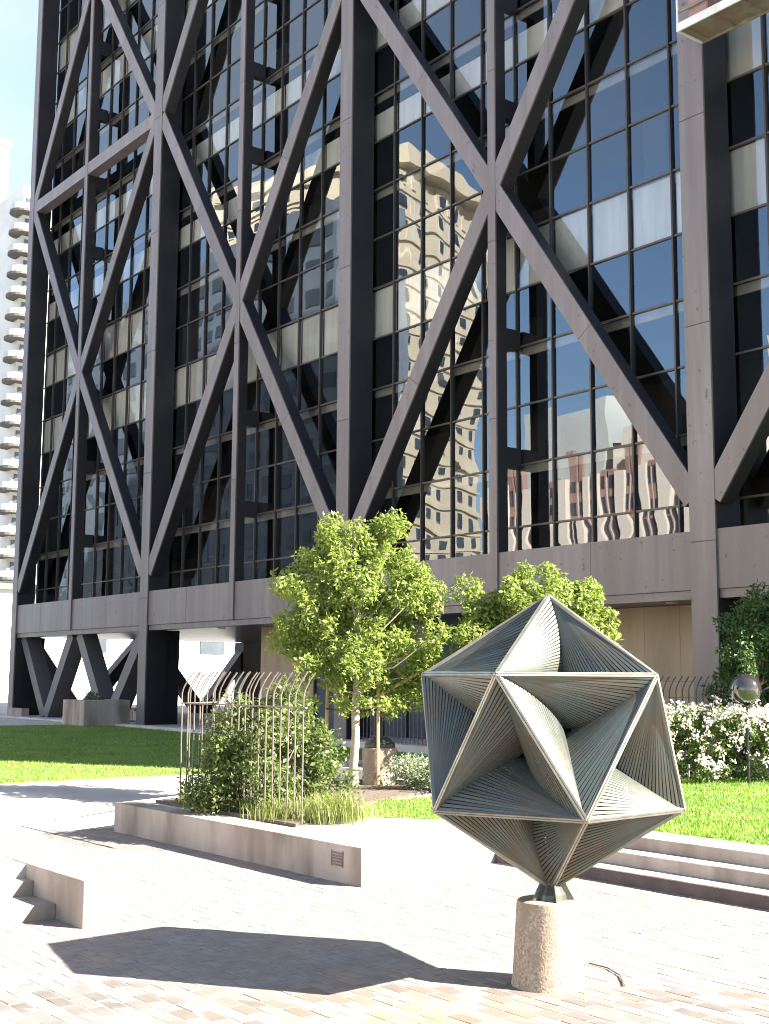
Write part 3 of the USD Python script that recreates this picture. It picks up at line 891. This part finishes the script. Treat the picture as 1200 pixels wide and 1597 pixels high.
for k in range(5):
    a = PHI + (k + .5) * 2 * math.pi / 5
    d = np.array([math.cos(a), math.sin(a), 0])
    pl = MB()
    p = [S + np.array([0, 0, -SR + .01]), np.array([SX, SY, .70]) + d * .02, np.array([SX, SY, .70]) + d * .19, S + np.array([0, 0, -SR]) + (vt[6 + k] - vt[11]) * .10]
    sdv = np.array([-d[1], d[0], 0]) * .008
    pl.hexa([p[1] - sdv, p[2] - sdv, p[2] + sdv, p[1] + sdv, p[0] - sdv, p[3] - sdv, p[3] + sdv, p[0] + sdv])
    put("foot_plate", pl, "bronze", sc)
ped = thing("stone_pedestal", "round tapering pedestal of rough aggregate under the bronze sculpture", "pedestal")
PX, PY = -7.90, 7.79
put("pedestal_body", MB().lathe([(.001, -.02), (.312, -.02), (.312, .01), (.300, .06), (.262, .66), (.255, .685), (.240, .695), (.001, .695)], (PX, PY, 0), 48), "aggregate", ped, smooth=35)
put("loose_cable", MB().tube([(-8.22, 8.62, .012), (-8.0, 8.62, .012), (-7.75, 8.5, .012), (-7.56, 8.33, .012), (-7.47, 8.25, .012)], .007, 6), "iron", label="thin dark cable curving over the paving right of the pedestal", cat="line")  # thin dark tube laid along a curved dark line on the paving

# ------------------------------------------------------------------ the city around the plaza
def rot_building(name, label, corner, du, lu, lv, hgt, wall, floors, ncol_u, ncol_v, win="far_glass", u0=0, sill=True, cornice=True, ww=.45, wh=.5, zmin=0):
    """block on a corner point, sides along du (lu long) and its left normal (lv long), its windows set back in real openings' frames"""
    t = thing(name, label, "building")
    du = np.array(du, float) / np.linalg.norm(du); dv = np.array([-du[1], du[0]])
    c = np.array(corner, float)

    def P(u, v, z):
        q = c + du * u + dv * v
        return (q[0], q[1], z)
    def blk(u0, v0, z0, u1, v1, z1):
        return [P(u0, v0, z0), P(u1, v0, z0), P(u1, v1, z0), P(u0, v1, z0), P(u0, v0, z1), P(u1, v0, z1), P(u1, v1, z1), P(u0, v1, z1)]
    put("wall", MB().hexa(blk(0, 0, ZU - .3, lu, lv, hgt)), wall, t)
    if cornice:
        put("cornice", MB().hexa(blk(-.9, -.9, hgt, lu + .9, lv + .9, hgt + 1.1)).hexa(blk(-.5, -.5, hgt - 3.6, lu + .5, lv + .5, hgt - 3.0)).hexa(blk(2, 2, hgt + 1.1, lu - 2, lv - 2, hgt + 4)), wall, t)
    fh = hgt / floors
    for fl_ in range(floors):
        z = fl_ * fh + fh * .3
        if z < zmin:
            continue
        for n_, L, ax in ((ncol_u, lu, 0), (ncol_v, lv, 1)):
            for k in range(n_):
                a = (k + .5) * L / n_ - L / n_ * ww / 2; b = a + L / n_ * ww
                if ax == 0:
                    put("window", MB().hexa(blk(a, -.05, z, b, .3, z + fh * wh)), win, t)
                    if sill:
                        put("sill", MB().hexa(blk(a - .2, -.25, z - .3, b + .2, -.051, z - .05)), wall, t)
                else:
                    put("window", MB().hexa(blk(-.05, a, z, .3, b, z + fh * wh)), win, t)
                    if sill:
                        put("sill", MB().hexa(blk(-.25, a - .2, z - .3, -.051, b + .2, z - .05)), wall, t)
    return t, P, blk


# cream tower mirrored in the third bay; u runs away from the plaza, its +v side faces the other way
t, P, blk = rot_building("cream_tower", "tall cream masonry tower mirrored in the glass facade", (-167, -76), (-.35, -.94), 33, -40, 92, "cream_wall", 22, 5, 6, ww=.3, wh=.42)
for k in range(1, 22):
    z = k * 92 / 22 - .5
    put("string_course", MB().hexa(blk(-.3, .3, z, 33.3, -40.3, z + (.7 if k % 4 == 0 else .3))), "cream_wall", t)
for k in range(12):
    a = .6 + k * 2.9
    put("bracket", MB().hexa(blk(a, -.8, 88.6, a + .9, .2, 91.9)), "cream_wall", t)
for k in range(6):
    a = k * 5.5
    for z0, z1 in ((64, 78), (79.2, 87.6)):
        put("pilaster", MB().hexa(blk(a + .1, -.45, z0, a + 1.0, .1, z1)), "cream_wall", t)
        put("pilaster", MB().hexa(blk(a + 4.4, -.45, z0, a + 5.3, .1, z1)), "cream_wall", t)
    for z in (65.5, 69.7, 73.9, 80, 84):
        put("window_surround", MB().hexa(blk(a + 1.55, -.3, z - .4, a + 1.85, .05, z + 2.9)).hexa(blk(a + 3.65, -.3, z - .4, a + 3.95, .05, z + 2.9)).hexa(blk(a + 1.3, -.5, z + 2.9, a + 4.2, .05, z + 3.4)), "white_wall", t)
# rose and white tower mirrored low in the fourth bay
rose = thing("striped_tower", "white stone block with rose window strips mirrored low in the glass", "building")
bx0, bx1, by0 = -128.0, -84.0, -62.0
put("wall", MB().box((bx0, by0 - 30, ZU - .3), (bx1, by0, 27)), "pink_wall", rose)
put("upper_wall", MB().box((bx0 + 4, by0 - 28, 27), (bx0 + 20, by0 - 3, 38)), "white_wall", rose)
put("upper_wall", MB().box((bx0 + 22, by0 - 28, 27), (bx1 - 5, by0 - 2, 34)), "pink_wall", rose)
for k in range(13):
    x = bx0 + 2.2 + k * 3.3
    put("pilaster", MB().box((x - .95, by0, ZU), (x + .4, by0 + .5, 27.6)), "pink_wall", rose)
    for o_ in (.45, 1.35):
        put("window_strip", MB().box((x + o_, by0 - .5, 3), (x + o_ + .62, by0 + .1, 28 + (k % 3 == 1) * 3.5)), "rose_brick", rose)
        for q in range(9):
            put("window", MB().box((x + o_ + .1, by0 - .2, 3.6 + q * 2.75), (x + o_ + .52, by0 + .13, 5.2 + q * 2.75)), "far_glass", rose)
# shaded office block mirrored in the second bay
dk = thing("shaded_block", "dark blue office block in shade mirrored in the left bays", "building")
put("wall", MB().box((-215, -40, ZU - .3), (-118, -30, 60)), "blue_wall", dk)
for k in range(24):
    x = -213 + k * 4
    for q in range(15):
        put("window", MB().box((x, -30.1, 3 + q * 3.7), (x + 2.4, -29.9, 5.0 + q * 3.7)), "far_glass", dk)
dk2 = thing("beige_block", "plain beige block mirrored at the right edge of the glass", "building")
put("wall", MB().box((-66, -70, ZU - .3), (-40, -40, 33)), "pink_wall", dk2)
for k in range(6):
    for q in range(7):
        put("window", MB().box((-64 + k * 4.2, -40.1, 4 + q * 4), (-62 + k * 4.2, -39.9, 6.2 + q * 4)), "far_glass", dk2)

# pale tower with balconies behind, at the left edge
bt = thing("balcony_tower", "tall white tower with a stack of rounded balconies at left", "building")
put("wall", MB().box((-178, 58.5, ZU - .3), (-155, 84, 66.5)), "white_wall", bt)
for k in range(22):
    z = 3.2 + k * 2.82
    for cy in (58.7, 66.2):
        th = np.linspace(-math.pi * (.95 if cy < 60 else .5), math.pi * .5, 15)
        o = np.c_[-155 + 1.85 * np.cos(th), cy + 1.85 * np.sin(th)]
        i_ = np.c_[-155 + 1.75 * np.cos(th[::-1]), cy + 1.75 * np.sin(th[::-1])]
        put("balcony", extrude(Polygon(o), z - .05, z + .28), "balcony_grey", bt)
        put("balustrade", extrude(Polygon(np.vstack([o, i_])), z + .28, z + 1.05), "white_wall", bt)
        put("balcony_door", MB().box((-155.1, cy + .2, z + .3), (-154.9, cy + 1.6, z + 2.3)), "far_glass", bt)
sl = thing("slab_tower", "plain pale slab block at the far left edge behind the balcony tower", "building")
put("wall", MB().box((-225, 45, ZU - .3), (-200, 72.8, 91)), "white_wall", sl)
put("parapet", MB().box((-225.3, 44.7, 91), (-199.7, 73.1, 92.2)), "cream_wall", sl)
lw = thing("low_white_hall", "low white hall seen through the open ground floor", "building")
put("wall", MB().box((-135, 30, ZU - .3), (-122, 75, 11)), "hall_wall", lw)
put("roof", MB().box((-135.5, 29.5, 11), (-121.5, 75.5, 11.6)), "balcony_grey", lw)
for k in range(6):
    put("window", MB().box((-122.05, 33 + k * 7, 5), (-121.9, 36 + k * 7, 8)), "far_glass", lw)
print("bricks", len(bricks), "panes", len(cells), "rods", len(rods))
